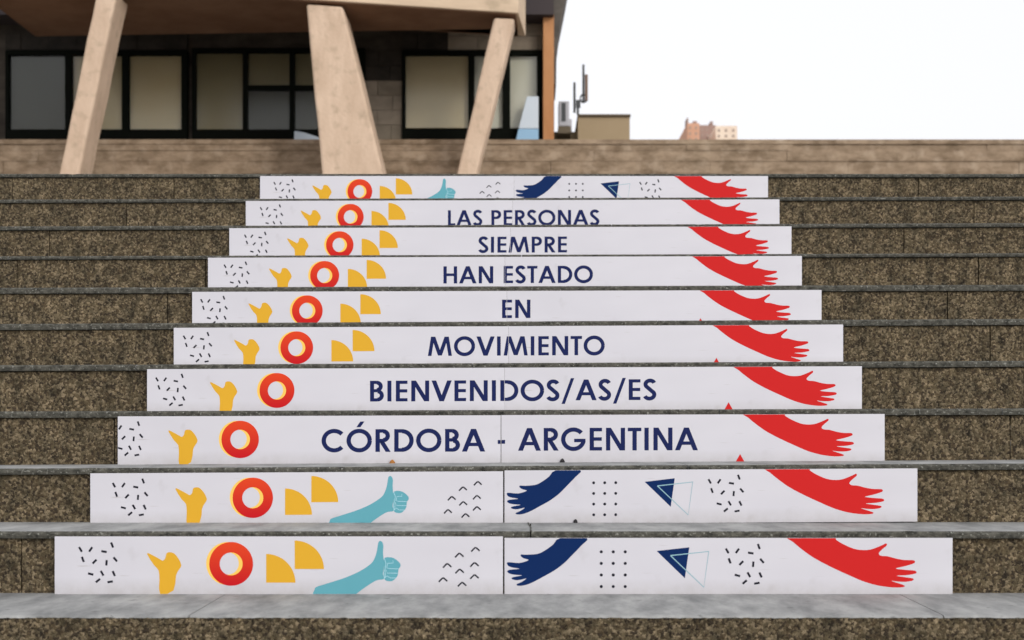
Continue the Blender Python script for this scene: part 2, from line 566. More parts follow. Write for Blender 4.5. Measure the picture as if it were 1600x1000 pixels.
def glyph(c):
    h = SW / 2
    if c == 'A': return [[*para(.105, 0, .49, 1)], para(.875, 0, .49, 1), rect(.27, .24, .71, .39)], .98, .02, .02
    if c == 'B': return [rect(0, 0, SW, 1), rect(SW, 0, .34, .155), rect(SW, .445, .33, .595), rect(SW, .845, .31, 1),
                         *ribbon(arcp(.31, .73, .27 - h, .27 - h, -90, 90)), *ribbon(arcp(.34, .29, .29 - h, .29 - h, -90, 90))], .63, .10, .06
    if c == 'C': return [*ribbon(arcp(.53, .5, .53 - h, .52 - h, 42, 318, 40))], .97, .05, .03
    if c == 'D': return [rect(0, 0, SW, 1), rect(SW, 0, .34, .16), rect(SW, .84, .34, 1), *ribbon(arcp(.33, .5, .49 - h, .5 - h, -90, 90, 32))], .82, .10, .05
    if c == 'E': return [rect(0, 0, SW, 1), rect(SW, 0, .53, .155), rect(SW, .43, .52, .585), rect(SW, .845, .53, 1)], .53, .10, .07
    if c == 'G': return [*ribbon(arcp(.53, .5, .53 - h, .52 - h, 40, 352, 44)), rect(.56, .37, 1.045, .52)], 1.05, .05, .07
    if c == 'H': return [rect(0, 0, SW, 1), rect(.58, 0, .58 + SW, 1), rect(SW, .43, .58, .585)], .752, .10, .10
    if c == 'I': return [rect(0, 0, SW, 1)], SW, .10, .10
    if c == 'L': return [rect(0, 0, SW, 1), rect(SW, 0, .47, .155)], .47, .10, .04
    if c == 'M': return [para(.09, 0, .25, 1, .09), para(1.13, 0, .97, 1, .09), para(.61, .02, .275, 1, .10), para(.61, .02, .945, 1, .10)], 1.22, .05, .05
    if c == 'N': return [rect(0, 0, SW, 1), rect(.63, 0, .63 + SW, 1), para(.695, 0, .107, 1, .107)], .802, .10, .10
    if c in 'OÓ':
        g = [*ribbon(arcp(.535, .5, .535 - h, .52 - h, 0, 360, 48))]
        if c == 'Ó': g.append(para(.50, 1.09, .67, 1.34, .085))
        return g, 1.07, .05, .05
    if c in 'PR':
        g = [rect(0, 0, SW, 1), rect(SW, .42, .33, .575), rect(SW, .845, .33, 1), *ribbon(arcp(.32, .71, .29 - h, .29 - h, -90, 90))]
        if c == 'R': g.append(para(.535, 0, .265, .45, .105))
        return g, (.61 if c == 'P' else .64), .10, .05
    if c == 'S':
        pts = arcp(.315, .755, .205, .18, 22, 232, 24) + arcp(.285, .255, .22, .19, 55, -158, 24)
        return [*ribbon(pts)], .60, .05, .05
    if c == 'T': return [rect(0, .845, .58, 1), rect(.29 - h, 0, .29 + h, .845)], .58, .03, .03
    if c == 'V': return [para(.46, 0, .105, 1), para(.46, 0, .815, 1)], .92, .02, .02
    if c == '/': return [para(.07, -.17, .49, 1.07, .075)], .56, .03, .03
    if c == '-': return [rect(0, .33, .31, .50)], .31, .1, .1


def word(txt):
    """-> list of (polys, centre x) and total width"""
    x, out, prev = 0, [], None
    for c in txt:
        g, wd, lb, rb = glyph(c)
        if prev is not None: x += prev + lb
        out.append(([[(p[0] + x, p[1]) for p in q] for q in g], x + wd / 2))
        x += wd
        prev = rb
    return out, x


# ------------------------------------------------------------------ prints, coordinates (x from the seam, d down from the panel top), metres
def v10l(v): return ((456 + .215 * v[0] - SEAM[10]) / S[10], (785 + .215 * v[1] - 837.9) / S[10])
def v10r(v): return ((800 + .215 * v[0] - SEAM[10]) / S[10], (785 + .215 * v[1] - 840.3) / S[10])
def v9h(v): return ((780 + .1 * v[0] - SEAM[9]) / S[9], (720 + .1 * v[1] - 735.2) / S[9])
def v9t(v): return ((530 + .1 * v[0] - SEAM[9]) / S[9], (740 + .1 * v[1] - 736.4) / S[9])
def v1r(v): return ((1050 + .0625 * v[0] - SEAM[1]) / S[1], (265 + .0625 * v[1] - 273.0) / S[1])
def v1l(v): return ((456 + .0625 * v[0] - SEAM[1]) / S[1], (265 + .0625 * v[1] - 273.6) / S[1])
def v2l(v): return ((456 + .0625 * v[0] - SEAM[2]) / S[2], (300 + .0625 * v[1] - 313.6) / S[2])


PH = .157                                              # panel height


def smoothpts(pts, closed=True, n=4):
    out = []
    N_ = len(pts)
    for k in range(N_):
        p0, p1, p2, p3 = (Vector(pts[(k + j) % N_]) for j in (-1, 0, 1, 2))
        for q in range(n):
            t = q / n
            v = .5 * ((2 * p1) + (-p0 + p2) * t + (2 * p0 - 5 * p1 + 4 * p2 - p3) * t * t + (-p0 + 3 * p1 - 3 * p2 + p3) * t ** 3)
            out.append((v.x, v.y))
    return out


def clampd(pts, lo=0.0006, hi=PH - .0006):
    return [(p[0], min(max(p[1], lo), hi)) for p in pts]


NAVY_HAND = [v9h(v) for v in [(885, 155), (1268, 155), (1190, 260), (1050, 405), (940, 515), (800, 620), (640, 710),
                              (500, 785), (400, 825), (320, 840), (265, 835), (262, 815), (330, 785), (400, 735), (330, 750),
                              (260, 760), (200, 748), (184, 728), (225, 712), (335, 690), (250, 683), (165, 668), (122, 636),
                              (160, 610), (300, 596), (200, 577), (140, 555), (118, 515), (150, 500), (300, 512), (430, 470),
                              (360, 445), (318, 415), (325, 390), (400, 393), (560, 380), (660, 335), (780, 250)]]
TEAL_ARM = [v9t(v) for v in [(-130, 830), (-145, 730), (-120, 690), (0, 650), (240, 575), (430, 500), (560, 430), (670, 350),
                             (720, 270), (750, 170), (768, 60), (790, 30), (820, 38), (842, 90), (838, 180), (845, 300),
                             (850, 400), (835, 500), (850, 575), (760, 590), (680, 630), (560, 710), (460, 785), (400, 830)]]
TEAL_FIST = [v9t(v) for v in [(850, 275), (960, 265), (1030, 300), (1085, 355), (1085, 400), (1062, 430), (1055, 490),
                              (1045, 530), (1020, 565), (970, 605), (900, 605), (855, 575), (842, 490), (852, 400)]]
TEAL_FOLDS = [[v9t(v) for v in q] for q in ([(855, 275), (880, 350), (870, 420), (850, 480), (858, 575)],
                                            [(1060, 430), (930, 425), (890, 415), (905, 350), (985, 345), (980, 310)],
                                            [(1052, 492), (900, 490), (880, 440), (868, 560)],
                                            [(1030, 560), (940, 560), (895, 530), (860, 560)])]
CARETS = [v10l(v) for v in [(1335, 340), (1218, 382), (1130, 457), (1328, 450), (1220, 498), (1328, 538), (1100, 560), (1238, 593)]]
DOTS = [v10r((a, b)) for a in (648, 735, 822) for b in (358, 442, 526, 610)]
TRI = [v10r(v) for v in [(1050, 352), (1287, 325), (1255, 550)]]
TRI2 = [v10r(v) for v in [(1150, 385), (1428, 355), (1393, 615)]]
DASH = [((800 + .215 * a - SEAM[1]) / S[1], (200 + .215 * b - 275) / S[1], an) for a, b, an in
        [(933, 402, -60), (975, 402, 55), (1063, 384, -70), (1030, 411, -10), (943, 443, -70), (991, 452, 45), (1040, 457, 85),
         (1076, 443, -50), (975, 503, -15), (1022, 500, -60), (1070, 501, -65), (1005, 530, 40), (1055, 535, 10)]]
REDARM = [v1r(v) for v in [(70, 105), (140, 185), (260, 285), (420, 400), (640, 520), (930, 655), (1130, 740), (1340, 800),
                           (1560, 828), (1700, 822), (1716, 800), (1640, 772), (1530, 735), (1620, 745), (1740, 748), (1835, 728),
                           (1838, 702), (1760, 688), (1600, 662), (1740, 655), (1870, 632), (1884, 606), (1850, 588), (1740, 580),
                           (1590, 560), (1720, 528), (1850, 486), (1862, 456), (1830, 442), (1720, 440), (1600, 420), (1480, 388), (1385, 380),
                           (1352, 345), (1400, 290), (1465, 235), (1455, 205), (1400, 230), (1260, 285), (1140, 300), (1000, 280),
                           (840, 210), (745, 150), (690, 105)]]
YTHUMB = [v1l(v) for v in [(515, 385), (560, 385), (690, 455), (740, 480), (775, 440), (790, 375), (840, 360), (895, 375),
                           (960, 450), (1000, 545), (965, 610), (925, 690), (890, 900), (700, 960), (690, 760), (680, 620), (610, 540)]]
YTHUMB = [(p[0], p[1]) for p in YTHUMB]

def qpx(i, x, y): return ((x - SEAM[i]) / S[i], (y - TOPPX[i]) / S[i])


MINI = 0


class Face:
    """drawing surface: the front of the panel of one row and side"""

    def __init__(s, row, panel, lift):
        s.row, s.panel, s.n = row, panel, 0
        s.base = ROWY[row] + (-.0045) - lift
        s.clip = (panel['x0'] + .0006, panel['x1'] - .0006)

    def pt(s, x, d, lv):
        X = SX[s.row] + x
        return (X, s.base - .0002 - .00004 * lv, TOP[s.row] + SLOPE[s.row] * X - d + s.panel['dz'])

    def shapes(s, name, polys, mat, step=True, lv0=0, prism=False):
        m = MB()
        lv = lv0
        for p in polys:
            m.poly([s.pt(x, d, lv) for x, d in p])
            if step: lv = lv0 + ((lv - lv0 + 1) % 6)
        return m.build(name, mat, s.panel)


def cclip(poly, x0, x1):
    """clip polygon to a vertical band, Sutherland-Hodgman"""
    for sgn, lim in ((1, x0), (-1, x1)):
        out = []
        for k in range(len(poly)):
            a, b = poly[k - 1], poly[k]
            ia, ib = (a[0] - lim) * sgn >= 0, (b[0] - lim) * sgn >= 0
            if ia != ib:
                t = (lim - a[0]) / (b[0] - a[0])
                out.append((lim, a[1] + (b[1] - a[1]) * t))
            if ib: out.append(b)
        poly = out
        if len(poly) < 3: return []
    return poly


def dclip(poly, lo, hi):
    q = cclip([(b, a) for a, b in poly], lo, hi)
    return [(a, b) for b, a in q]


def put(face, name, polys, mat, lv=0, step=False):
    x0, x1 = face.clip
    res = []
    for p in polys:
        q = cclip(p, x0, x1)
        q = dclip(q, .0006, PH - .0008) if q else q
        if len(q) >= 3: res.append(q)
    if not res: return None
    o = face.shapes(name, res, mat, step, lv)
    if name in ('dot_marks', 'dash_marks', 'fold_lines'): o['kind'] = 'stuff'      # a few pixels each
    return o


WORDS = {2: [('LAS', 700.0, 753.8, 328.7), ('PERSONAS', 767.8, 936.5, 328.4)],
         3: [('SIEMPRE', 747.3, 885.8, 370.0)],
         4: [('HAN', 693.0, 770.4, 416.2), ('ESTADO', 787.0, 926.5, 415.6)],
         5: [('EN', 784.5, 828.4, 468.4)],
         6: [('MOVIMIENTO', 668.7, 944.8, 525.6)],
         7: [('BIENVENIDOS', 578.4, 874.2, 594.4), ('/', 877.5, 897.0, 593.2), ('AS', 899.2, 954.8, 593.0), ('/', 957.8, 977.6, 592.8),
             ('ES', 982.2, 1025.4, 592.6)],
         8: [('CÓRDOBA', 502.8, 758.2, 670.2), ('-', 777.8, 789.3, 669.6), ('ARGENTINA', 809.4, 1090.2, 668.4)]}
CAP = {2: .0705, 3: .0690, 4: .0705, 5: .0712, 6: .0700, 7: .0708, 8: .0722}

SPLIT_TXT = {2: ('LAS PE', 'RSONAS'), 3: ('SIE', 'MPRE'), 4: ('HAN', 'ESTADO'), 5: ('first half of EN', 'end of EN'),
             6: ('MOVI', 'MIENTO'), 7: ('BIENVENI', 'DOS/AS/ES'), 8: ('CÓRDOBA', 'ARGENTINA')}
LAB = {}
for i in range(2, 9):
    pass
LAB = {
    (1, 0): 'left half of the topmost white step panel, with yellow and teal thumbs',
    (1, 1): 'right half of the topmost white step panel, with navy hand and red arm',
    (2, 0): 'left white step panel of the line LAS PERSONAS, with yellow thumb and red ring',
    (2, 1): 'right white step panel of the line LAS PERSONAS, with red arm at its end',
    (3, 0): 'left white step panel of the line SIEMPRE, with cut off yellow thumb at the edge',
    (3, 1): 'right white step panel of the line SIEMPRE, with red arm at its end',
    (4, 0): 'left white step panel of the line HAN ESTADO, printed with HAN and red ring',
    (4, 1): 'right white step panel of the line HAN ESTADO, printed with ESTADO and red arm',
    (5, 0): 'left white step panel of the line EN, with red ring touching the photo edge',
    (5, 1): 'right white step panel of the line EN, mostly blank with red arm corner',
    (6, 0): 'left white step panel of the line MOVIMIENTO, with two yellow quarter circles',
    (6, 1): 'right white step panel of the line MOVIMIENTO, with small red triangle low down',
    (7, 0): 'left white step panel of the welcome line, printed with BIENVENI',
    (7, 1): 'right white step panel of the welcome line, printed with DOS/AS/ES',
    (8, 0): 'white step panel printed with the word CÓRDOBA in navy letters',
    (8, 1): 'white step panel printed with the word ARGENTINA in navy letters',
    (9, 0): 'white panel with teal thumbs up, directly below the CÓRDOBA panel',
    (9, 1): 'white panel with navy hand and dots, directly below the ARGENTINA panel',
    (10, 0): 'lowest white panel on the left, with large teal thumbs up hand',
    (10, 1): 'lowest white panel on the right, with navy hand and outlined triangle',
}
for i in range(1, 11):
    for side in (0, 1):
        xa, xb = (-1.22, -.0003 if i not in (9, 10) else -.0022) if side == 0 else (.0003 if i not in (9, 10) else .002, 1.22)
        if i == 8 and side == 0: xb = -.0016
        dz = 0.0
        lift = 0.0
        if i == 10: dz = (.0020 if side == 0 else -.0022)
        if i == 10 and side == 0: lift = .002
        if i == 9: dz = -.0012 if side == 0 else .0012
        if i == 8: dz = -.0005 if side == 0 else 0
        zoff = TOP[i] + dz
        m = MB()
        yf, yb = ROWY[i] - .0045 - lift, ROWY[i] + .004
        nseg = 24
        pts = []
        for k in range(nseg + 1):
            x = xa + (xb - xa) * k / nseg
            X = SX[i] + x
            wob = .0004 * math.sin(k * 1.3 + i * 2 + side)
            ze = TOP[i] + SLOPE[i] * X + dz
            pts.append(((X, yf, ze - PH), (X, yf, ze), (X, yb, ze), (X, yb, ze - PH)))
        for p in pts: m.v += p
        for k in range(nseg):
            for q in range(4):
                r_ = (q + 1) % 4
                m.f.append((k * 4 + q, (k + 1) * 4 + q, (k + 1) * 4 + r_, k * 4 + r_))
                m.mi.append(0 if q == 0 else 1)
        m.f += [(0, 1, 2, 3), (nseg * 4 + 3, nseg * 4 + 2, nseg * 4 + 1, nseg * 4)]
        m.mi += [1, 1]
        base = (SX[i] + (xa + xb) / 2, ROWY[i], TOP[i] - PH)
        o = m.build('printed_panel', [M['panel'], M['panel_edge']], loc=base)
        o['x0'], o['x1'], o['dz'] = xa, xb, dz
        tag(o, LAB[(i, side)], 'printed panel', 'printed panels on the stair risers')
        f = Face(i, o, lift)
        if side == 0:
            shf = {5: -.033, 6: -.031, 7: -.036, 8: -.09}.get(i, 0)
            for (cx, cy, r_, rv) in () if i in (7, 8) else ((-.568, .0885, .0795, .0775), (-.6455, .1255, .0795, .0780)):
                put(f, 'quarter_circle', [[(cx, cy)] + [(cx + r_ * math.cos(t), cy - rv * math.sin(t)) for t in
                                                       [math.pi / 2 * k / 24 for k in range(25)]]], M['yellow'])
            cx, cy, ro, ri = -.7405 + shf, .0745, .0595, .0312

            def annulus(cx, cy, ro, ri, n=56):
                return [[(cx + r2 * math.cos(t2), cy + r2 * math.sin(t2)) for r2, t2 in
                         ((ri, 2 * math.pi * k / n), (ro, 2 * math.pi * k / n), (ro, 2 * math.pi * (k + 1) / n), (ri, 2 * math.pi * (k + 1) / n))]
                        for k in range(n)]
            put(f, 'offset_ring', annulus(cx - .0095, cy - .001, ro - .001, ri - .001), M['yellow_light'], 0)  # printed light yellow ring, offset behind the red one
            put(f, 'ring', annulus(cx, cy, ro, ri), M['red_fade'], 8)
            put(f, 'thumb_print', [[(p[0] + shf, p[1]) for p in smoothpts(YTHUMB, n=2)]], M['yellow'])
            if i in (1, 9, 10):
                put(f, 'arm_print', [smoothpts(TEAL_ARM, n=3)], M['teal'], 0)
                put(f, 'fist_print', [smoothpts(TEAL_FIST, n=2)], M['teal'], 4)
                put(f, 'fold_lines', [q for ln in TEAL_FOLDS for q in ribbon(ln, .0016)], M['teal_light'], 8, True)
                for (x, d) in CARETS:
                    cs = ribbon([(x - .0115, d + .006), (x - .0045, d - .0015), (x, d - .0055)], .0042)
                    cs += ribbon([(x, d - .0055), (x + .0045, d - .0025), (x + .0115, d + .004)], .0042)
                    put(f, 'chevron', cs, M['black'], 0, True)

            ds = [(p[0] - DASH[0][0] - 1.150 + shf, p[1], p[2]) for p in DASH]
        else:
            ds = DASH
            sh = {5: -.021, 6: -.025, 7: .012}.get(i, 0)
            put(f, 'red_arm_print', [[(p[0] + sh, p[1]) for p in smoothpts(REDARM, n=3)]], M['red'])
            if i in (1, 9, 10):
                put(f, 'hand_print', [clampd(smoothpts(NAVY_HAND, n=3))], M['navy_art'])
                put(f, 'dot_marks', [[(x + .0043 * math.cos(k * math.pi / 6), d + .0043 * math.sin(k * math.pi / 6)) for k in range(12)]
                                     for x, d in DOTS], M['black'])
                put(f, 'triangle_print', [TRI], M['navy_art'])
                put(f, 'triangle_outline', ribbon(TRI2 + [TRI2[0]], .0030), M['outline'], 4, True)
            elif i >= 3:
                ma, mx_ = {5: .108, 6: .119, 7: .121}.get(i, .126), {5: .7505, 6: .758, 7: .765}.get(i, .76)
                put(f, 'red_mark', [[(mx_, ma), (mx_ + .017, ma + .030), (mx_ - .017, ma + .030)]], M['red'])
        if side == 0 or i in (1, 9, 10):
            dd = []
            for x, d, a in ds:
                ca, sa = math.cos(math.radians(a)) * .0075, -math.sin(math.radians(a)) * .0075
                dd += ribbon([(x - ca, d - sa), (x + ca, d + sa)], .0058)
            put(f, 'dash_marks', dd, M['black'], 0, True)
        # lettering
        if i in WORDS:
            for txt, px0, px1, pyt in WORDS[i]:
                ps = []
                gl, wd = word(txt)
                ax, bx = (px0 - SEAM[i]) / S[i], (px1 - SEAM[i]) / S[i]
                sc = (bx - ax) / wd
                xm = (px0 + px1) / 2
                X = (xm - XV) / S[i]
                zt = H + (Y0 - pyt) / S[i]
                d0 = TOP[i] + SLOPE[i] * X - zt
                for polys, c in gl:
                    for q in polys:
                        ps.append([(ax + p[0] * sc, d0 + CAP[i] * (1 - p[1])) for p in q])
                put(f, 'lettering', ps, M['navy'], 0, True)

# small litter caught at the foot of the panels
def blob(name, px, row, r_, h_, mat, label, cat):
    m = MB()
    X = (px - XV) / S[row]
    zb = TREAD[row + 1] + SLOPE[row + 1] * X
    yy = ROWY[row] - .004 - r_ * .9
    n = 9
    rings = [(1.0, 0), (.95, .35), (.7, .75), (.3, 1.0)]
    for k, (rr, hh) in enumerate(rings):
        for a in range(n):
            t = 2 * math.pi * a / n
            j = 1 + .25 * noise.noise((a * 1.7, k * 2.1, px))
            m.v.append((X + r_ * rr * j * math.cos(t), yy + r_ * .7 * rr * j * math.sin(t), zb + h_ * hh * (1 + .2 * math.sin(a * 2.3))))
    for k in range(3):
        for a in range(n):
            b = (a + 1) % n
            m.f.append((k * n + a, k * n + b, (k + 1) * n + b, (k + 1) * n + a)); m.mi.append(0)
    m.f.append(tuple(3 * n + a for a in range(n))); m.mi.append(0)
    m.f.append(tuple(reversed(range(n)))); m.mi.append(0)
    tag(m.build(name, mat, loc=(X, yy, zb)), label, cat)


blob('dry_leaf', 613.5, 8, .0095, .010, M['leaf'], 'tiny orange brown dry leaf below the word CÓRDOBA', 'leaf')
blob('pebble', 878.5, 8, .0080, .011, M['pebble'], 'tiny black pebble below the word ARGENTINA', 'pebble')
blob('pebble', 899.0, 9, .0065, .010, M['pebble'], 'tiny black pebble below the navy hand of the second lowest row', 'pebble')

# crack in the lowest tread between panel rows
m = MB()
tz = TREAD[10]
xc = (828 - XV) / S[10]
cr = [(xc - .006, ROWY[10] + .29), (xc - .002, ROWY[10] + .2), (xc + .003, ROWY[10] + .12), (xc + .0015, ROWY[10] + .05), (xc + .004, ROWY[10] + .004)]
for (x, d) in ():
    pass
for q in ribbon(cr, .0042):
    m.poly([(x, y, tz + .0012) for x, y in reversed(q)])
m.build('crack', M['nosing'], stair)

# ------------------------------------------------------------------ base wall of the building / parapet
YW = 20.0
wall = empty('parapet_wall', (0, YW, 1.64))
tag(wall, 'long brown board-marked concrete wall above the top step', 'wall')
ztop = P(0, 218.5, YW)[2]
zc = 1.6
n = 0
while zc < ztop - .09:
    hgt = min(random.uniform(.15, .20), ztop - .07 - zc)
    x = -13.5
    if ztop - .07 - (zc + hgt) < .06: hgt = ztop - .07 - zc
    while x < 19:
        ln = min(random.uniform(1.2, 3.6), 19.2 - x)
        m = MB()
        pr = random.uniform(0, .02)
        m.box(x + .002, x + ln - .002, YW - pr, YW + .3, zc + .0015, zc + hgt - .003)
        m.build('board_course', M['parapet'], wall)
        x += ln
    zc += hgt
m = MB()
m.box(-13.5, 19.2, YW - .03, YW + .42, ztop - .07, ztop)
m.build('coping', M['parapet'], wall)
m = MB()
m.box(-13.5, 19.2, YW + .3, YW + .40, 1.6, ztop - .07)
m.build('wall_core', M['parapet'], wall)

# ------------------------------------------------------------------ the building
YG = 20.9                                              # glazing and block wall plane
bld = empty('concrete_building', (P(640, 0, YG)[0], YG, 1.64))
tag(bld, 'brutalist concrete building with slanted legs and black framed windows', 'building')


def pxbox(m, x0, x1, yt, yb, Y, dep, mi=0):
    a, b = P(x0, yt, Y), P(x1, yb, Y)
    m.box(a[0], b[0], Y, Y + dep, b[2], a[2], mi)


def block_wall(x0, x1, y0, y1, courses, shaded_until):
    """coursed blocks, each one a piece"""
    hh = (y1 - y0) / courses
    for c in range(courses):
        x = x0 - (0 if c % 2 else 20)
        while x < x1:
            a, b = max(x, x0), min(x + 46 + random.uniform(-3, 3), x1)
            if b - a > 3:
                m = MB()
                yt = y0 + c * hh
                dk = yt < shaded_until
                mat = M['block_shaded'] if dk else random.choice([M['block'], M['block'], M['block_mid']])
                pxbox(m, a + .25, b - .25, yt + .3, yt + hh - .3, YG - random.uniform(0, .02), .2)
                m.build('block', mat, bld)
            x = b if b > x else x1


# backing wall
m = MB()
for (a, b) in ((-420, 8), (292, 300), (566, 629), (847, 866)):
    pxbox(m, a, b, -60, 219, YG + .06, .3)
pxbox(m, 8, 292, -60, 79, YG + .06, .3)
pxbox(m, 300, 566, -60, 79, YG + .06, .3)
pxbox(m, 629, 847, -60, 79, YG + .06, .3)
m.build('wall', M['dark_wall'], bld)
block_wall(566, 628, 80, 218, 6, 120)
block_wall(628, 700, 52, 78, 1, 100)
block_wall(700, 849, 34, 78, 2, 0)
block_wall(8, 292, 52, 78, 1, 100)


def window(x0, x1, y0, y1, panes, transoms, blinds, fw=5):
    fr = MB()
    pxbox(fr, x0, x1, y0, y0 + fw + 1, YG - .07, .14)
    pxbox(fr, x0, x1, y1 - fw * .6 - 12, y1, YG - .07, .14)
    pxbox(fr, x0, x0 + fw, y0 + fw + 1, y1 - fw * .6 - 12, YG - .068, .138)
    pxbox(fr, x1 - 9, x1, y0 + fw + 1, y1 - fw * .6 - 12, YG - .068, .138)
    win = fr.build('window', M['frame'], bld)
    yb = y1 - fw * .6 - 12
    for (a, b) in panes['mullions']:
        q = MB(); pxbox(q, a, b, y0 + fw + 1, yb, YG - .066, .12); q.build('mullion', M['frame'], win)
    for (a, b, t0, t1) in transoms:
        q = MB(); pxbox(q, a, b, t0, t1, YG - .064, .11); q.build('transom', M['frame'], win)
    for (a, b, t0, t1, mt) in blinds:
        q = MB(); pxbox(q, a - 1, b + 1, t0 - 1, t1 + 1, YG + .05, .02); q.build('blind', mt, win)
        q = MB(); pxbox(q, a - .5, b + .5, t0 - .5, t1 + .5, YG - .01, .006); q.build('pane', M['glass'], win)
    return win


window(628, 848, 79, 217, {'mullions': [(731.5, 741), (785, 797)]}, [],
       [(633, 731.5, 85, 199, M['blind']), (741, 785, 85, 199, M['blind_grey']), (797, 839, 85, 199, M['blind_grey'])])
window(300, 570, 75, 217, {'mullions': [(379, 386), (452, 459.5), (508, 514)]}, [(386, 452, 133, 140), (459.5, 508, 133, 140)],
       [(305, 379, 81, 202, M['blind_olive']), (386, 452, 81, 133, M['blind_olive']), (386, 452, 140, 202, M['olive_dark']),
        (459.5, 508, 81, 133, M['blind_olive']), (459.5, 508, 140, 202, M['olive_dark']), (514, 561, 81, 202, M['olive_dark'])])
window(8, 292, 79, 217, {'mullions': [(101.5, 111), (190, 200)]}, [],
       [(13, 101.5, 85, 202, M['olive_dark']), (111, 190, 85, 202, M['blind']), (200, 283, 85, 202, M['blind'])])
window(-280, -30, 79, 217, {'mullions': [(-160, -150)]}, [],
       [(-275, -160, 85, 202, M['blind']), (-150, -39, 85, 202, M['olive_dark'])])

# orange-brown corner column, dark tapering fin, upper soffit
m = MB(); pxbox(m, 848.5, 865.5, 22, 219, YG - .35, .34); m.build('corner_column', M['rust'], bld, bevel=.01)
m = MB()
q = [P(861, -120, 20.4), (P(861, 0, 20.4)[0], 20.4, P(0, 128, 20.4)[2]), P(869.3, 128, 20.4), P(870, 75, 20.4), P(875, 36, 20.4), P(882.5, 0, 20.4), P(905, -120, 20.4)]
m.prism([(x, 20.57, z) for x, _, z in q], [(x, 21.6, z) for x, _, z in q])
m.build('edge_fin', M['fin'], bld)
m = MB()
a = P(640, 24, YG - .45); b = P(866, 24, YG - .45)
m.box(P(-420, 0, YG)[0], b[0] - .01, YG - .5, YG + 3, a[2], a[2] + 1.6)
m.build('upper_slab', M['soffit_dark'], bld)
m = MB()
m.box(P(-420, 0, YG)[0], P(866, 0, YG)[0], YG + .4, YG + 6, 1.64, P(0, -200, YG)[2])
m.build('building_core', M['block_shaded'], bld)

# big fascia beam, its underside and the black recess behind it
yl_, yr_ = 17.9, 18.75
zb = H + (Y0 - 20.5) * yr_ / F
xr = (810 - XV) * yr_ / F
xl = P(-420, 0, yl_)[0]
# plan direction of the beam: from its right end towards the left, coming nearer
slope_ = ((H + 0 - zb) * 0 + (zb - H)) 
def beam_y(px):
    """distance of the beam's front where it shows at px"""
    t = (px - 500) / (810 - 500)
    return 18.16 + (yr_ - 18.16) * t
pts_f = [(500, 18.16), (810, yr_)]
x5 = (500 - XV) * 18.16 / F
dirx, diry = xr - x5, yr_ - 18.16
k_ = diry / dirx
def BY(x): return yr_ + (x - xr) * k_
xl = -7.6
m = MB()
zt = zb + 2.3
front = [(xl, BY(xl), zb), (xr, BY(xr), zb), (xr, BY(xr), zt), (xl, BY(xl), zt)]
back = [(xl, BY(xl) + 1.15, zb), (xr + .10, BY(xr) + 1.15, zb - .0), (xr + .10, BY(xr) + 1.15, zt), (xl, BY(xl) + 1.15, zt)]
m.prism(front, back)
m.build('fascia_beam', M['beam'], bld, bevel=.012)
m = MB()                                                   # added underside plate, shade put into its brown; runs back over the recess
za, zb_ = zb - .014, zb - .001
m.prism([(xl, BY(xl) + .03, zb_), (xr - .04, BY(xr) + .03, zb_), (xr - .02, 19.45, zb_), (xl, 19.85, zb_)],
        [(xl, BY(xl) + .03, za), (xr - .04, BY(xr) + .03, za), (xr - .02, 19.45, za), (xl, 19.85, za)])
m.build('beam_underside_shade', M['soffit'], bld)
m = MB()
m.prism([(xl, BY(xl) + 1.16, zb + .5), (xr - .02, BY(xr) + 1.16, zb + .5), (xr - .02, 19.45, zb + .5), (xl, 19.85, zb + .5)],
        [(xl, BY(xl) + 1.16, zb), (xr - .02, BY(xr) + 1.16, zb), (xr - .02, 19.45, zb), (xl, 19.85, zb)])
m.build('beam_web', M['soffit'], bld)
m = MB()
m.box(-7.6, xr - .02, 0, 1, 0, 1)
m = MB()
zs = zb + .012
m.prism([(xl, BY(xl) + 1.16, zs), (xr - .05, BY(xr) + 1.16, zs), (xr - .05, BY(xr) + 1.16, zt), (xl, BY(xl) + 1.16, zt)],
        [(xl, YG - .46, zs), (xr - .05, YG - .46, zs), (xr - .05, YG - .46, zt), (xl, YG - .46, zt)])
m = MB()


# slanted legs
def leg(name, quad, Yf, dep, label=None, mat=None):
    """quad in survey pixels: tl, tr, br, bl; continued downwards to the terrace"""
    m = MB()
    tl, tr, br, bl = [Vector(P(x, y, Yf)) for x, y in quad]
    zt_ = 1.66
    bl2 = tl + (bl - tl) * ((tl.z - zt_) / (tl.z - bl.z))
    br2 = tr + (br - tr) * ((tr.z - zt_) / (tr.z - br.z))
    f = [bl2, br2, tr, tl]
    n_ = 14
    # subdivided so that the arrises can be slightly uneven
    L_ = [bl2.lerp(tl, k / n_) for k in range(n_ + 1)]
    R_ = [br2.lerp(tr, k / n_) for k in range(n_ + 1)]
    outl = [Vector((p.x + .012 * noise.noise(p * 2.1), p.y, p.z)) for p in L_] + [Vector((p.x + .012 * noise.noise(p * 2.3), p.y, p.z)) for p in reversed(R_)]
    m.prism([(p.x, Yf, p.z) for p in reversed(outl)], [(p.x, Yf + dep, p.z) for p in reversed(outl)])
    return m.build(name, mat or M['pier'], bld, bevel=.035)


leg('slanted_leg', [(478, 5.5), (535, 10), (598, 268), (503, 268)], 18.22, .75)
leg('slanted_leg', [(772, 27), (805, 29), (746, 268), (715, 268)], 18.75, .5)
leg('slanted_leg', [(150, -12), (183, -11), (124, 268), (93, 268)], 17.6, .5)
leg('slanted_leg', [(-150, -32), (-100, -32), (-32, 268), (-130, 268)], 17.2, .7)

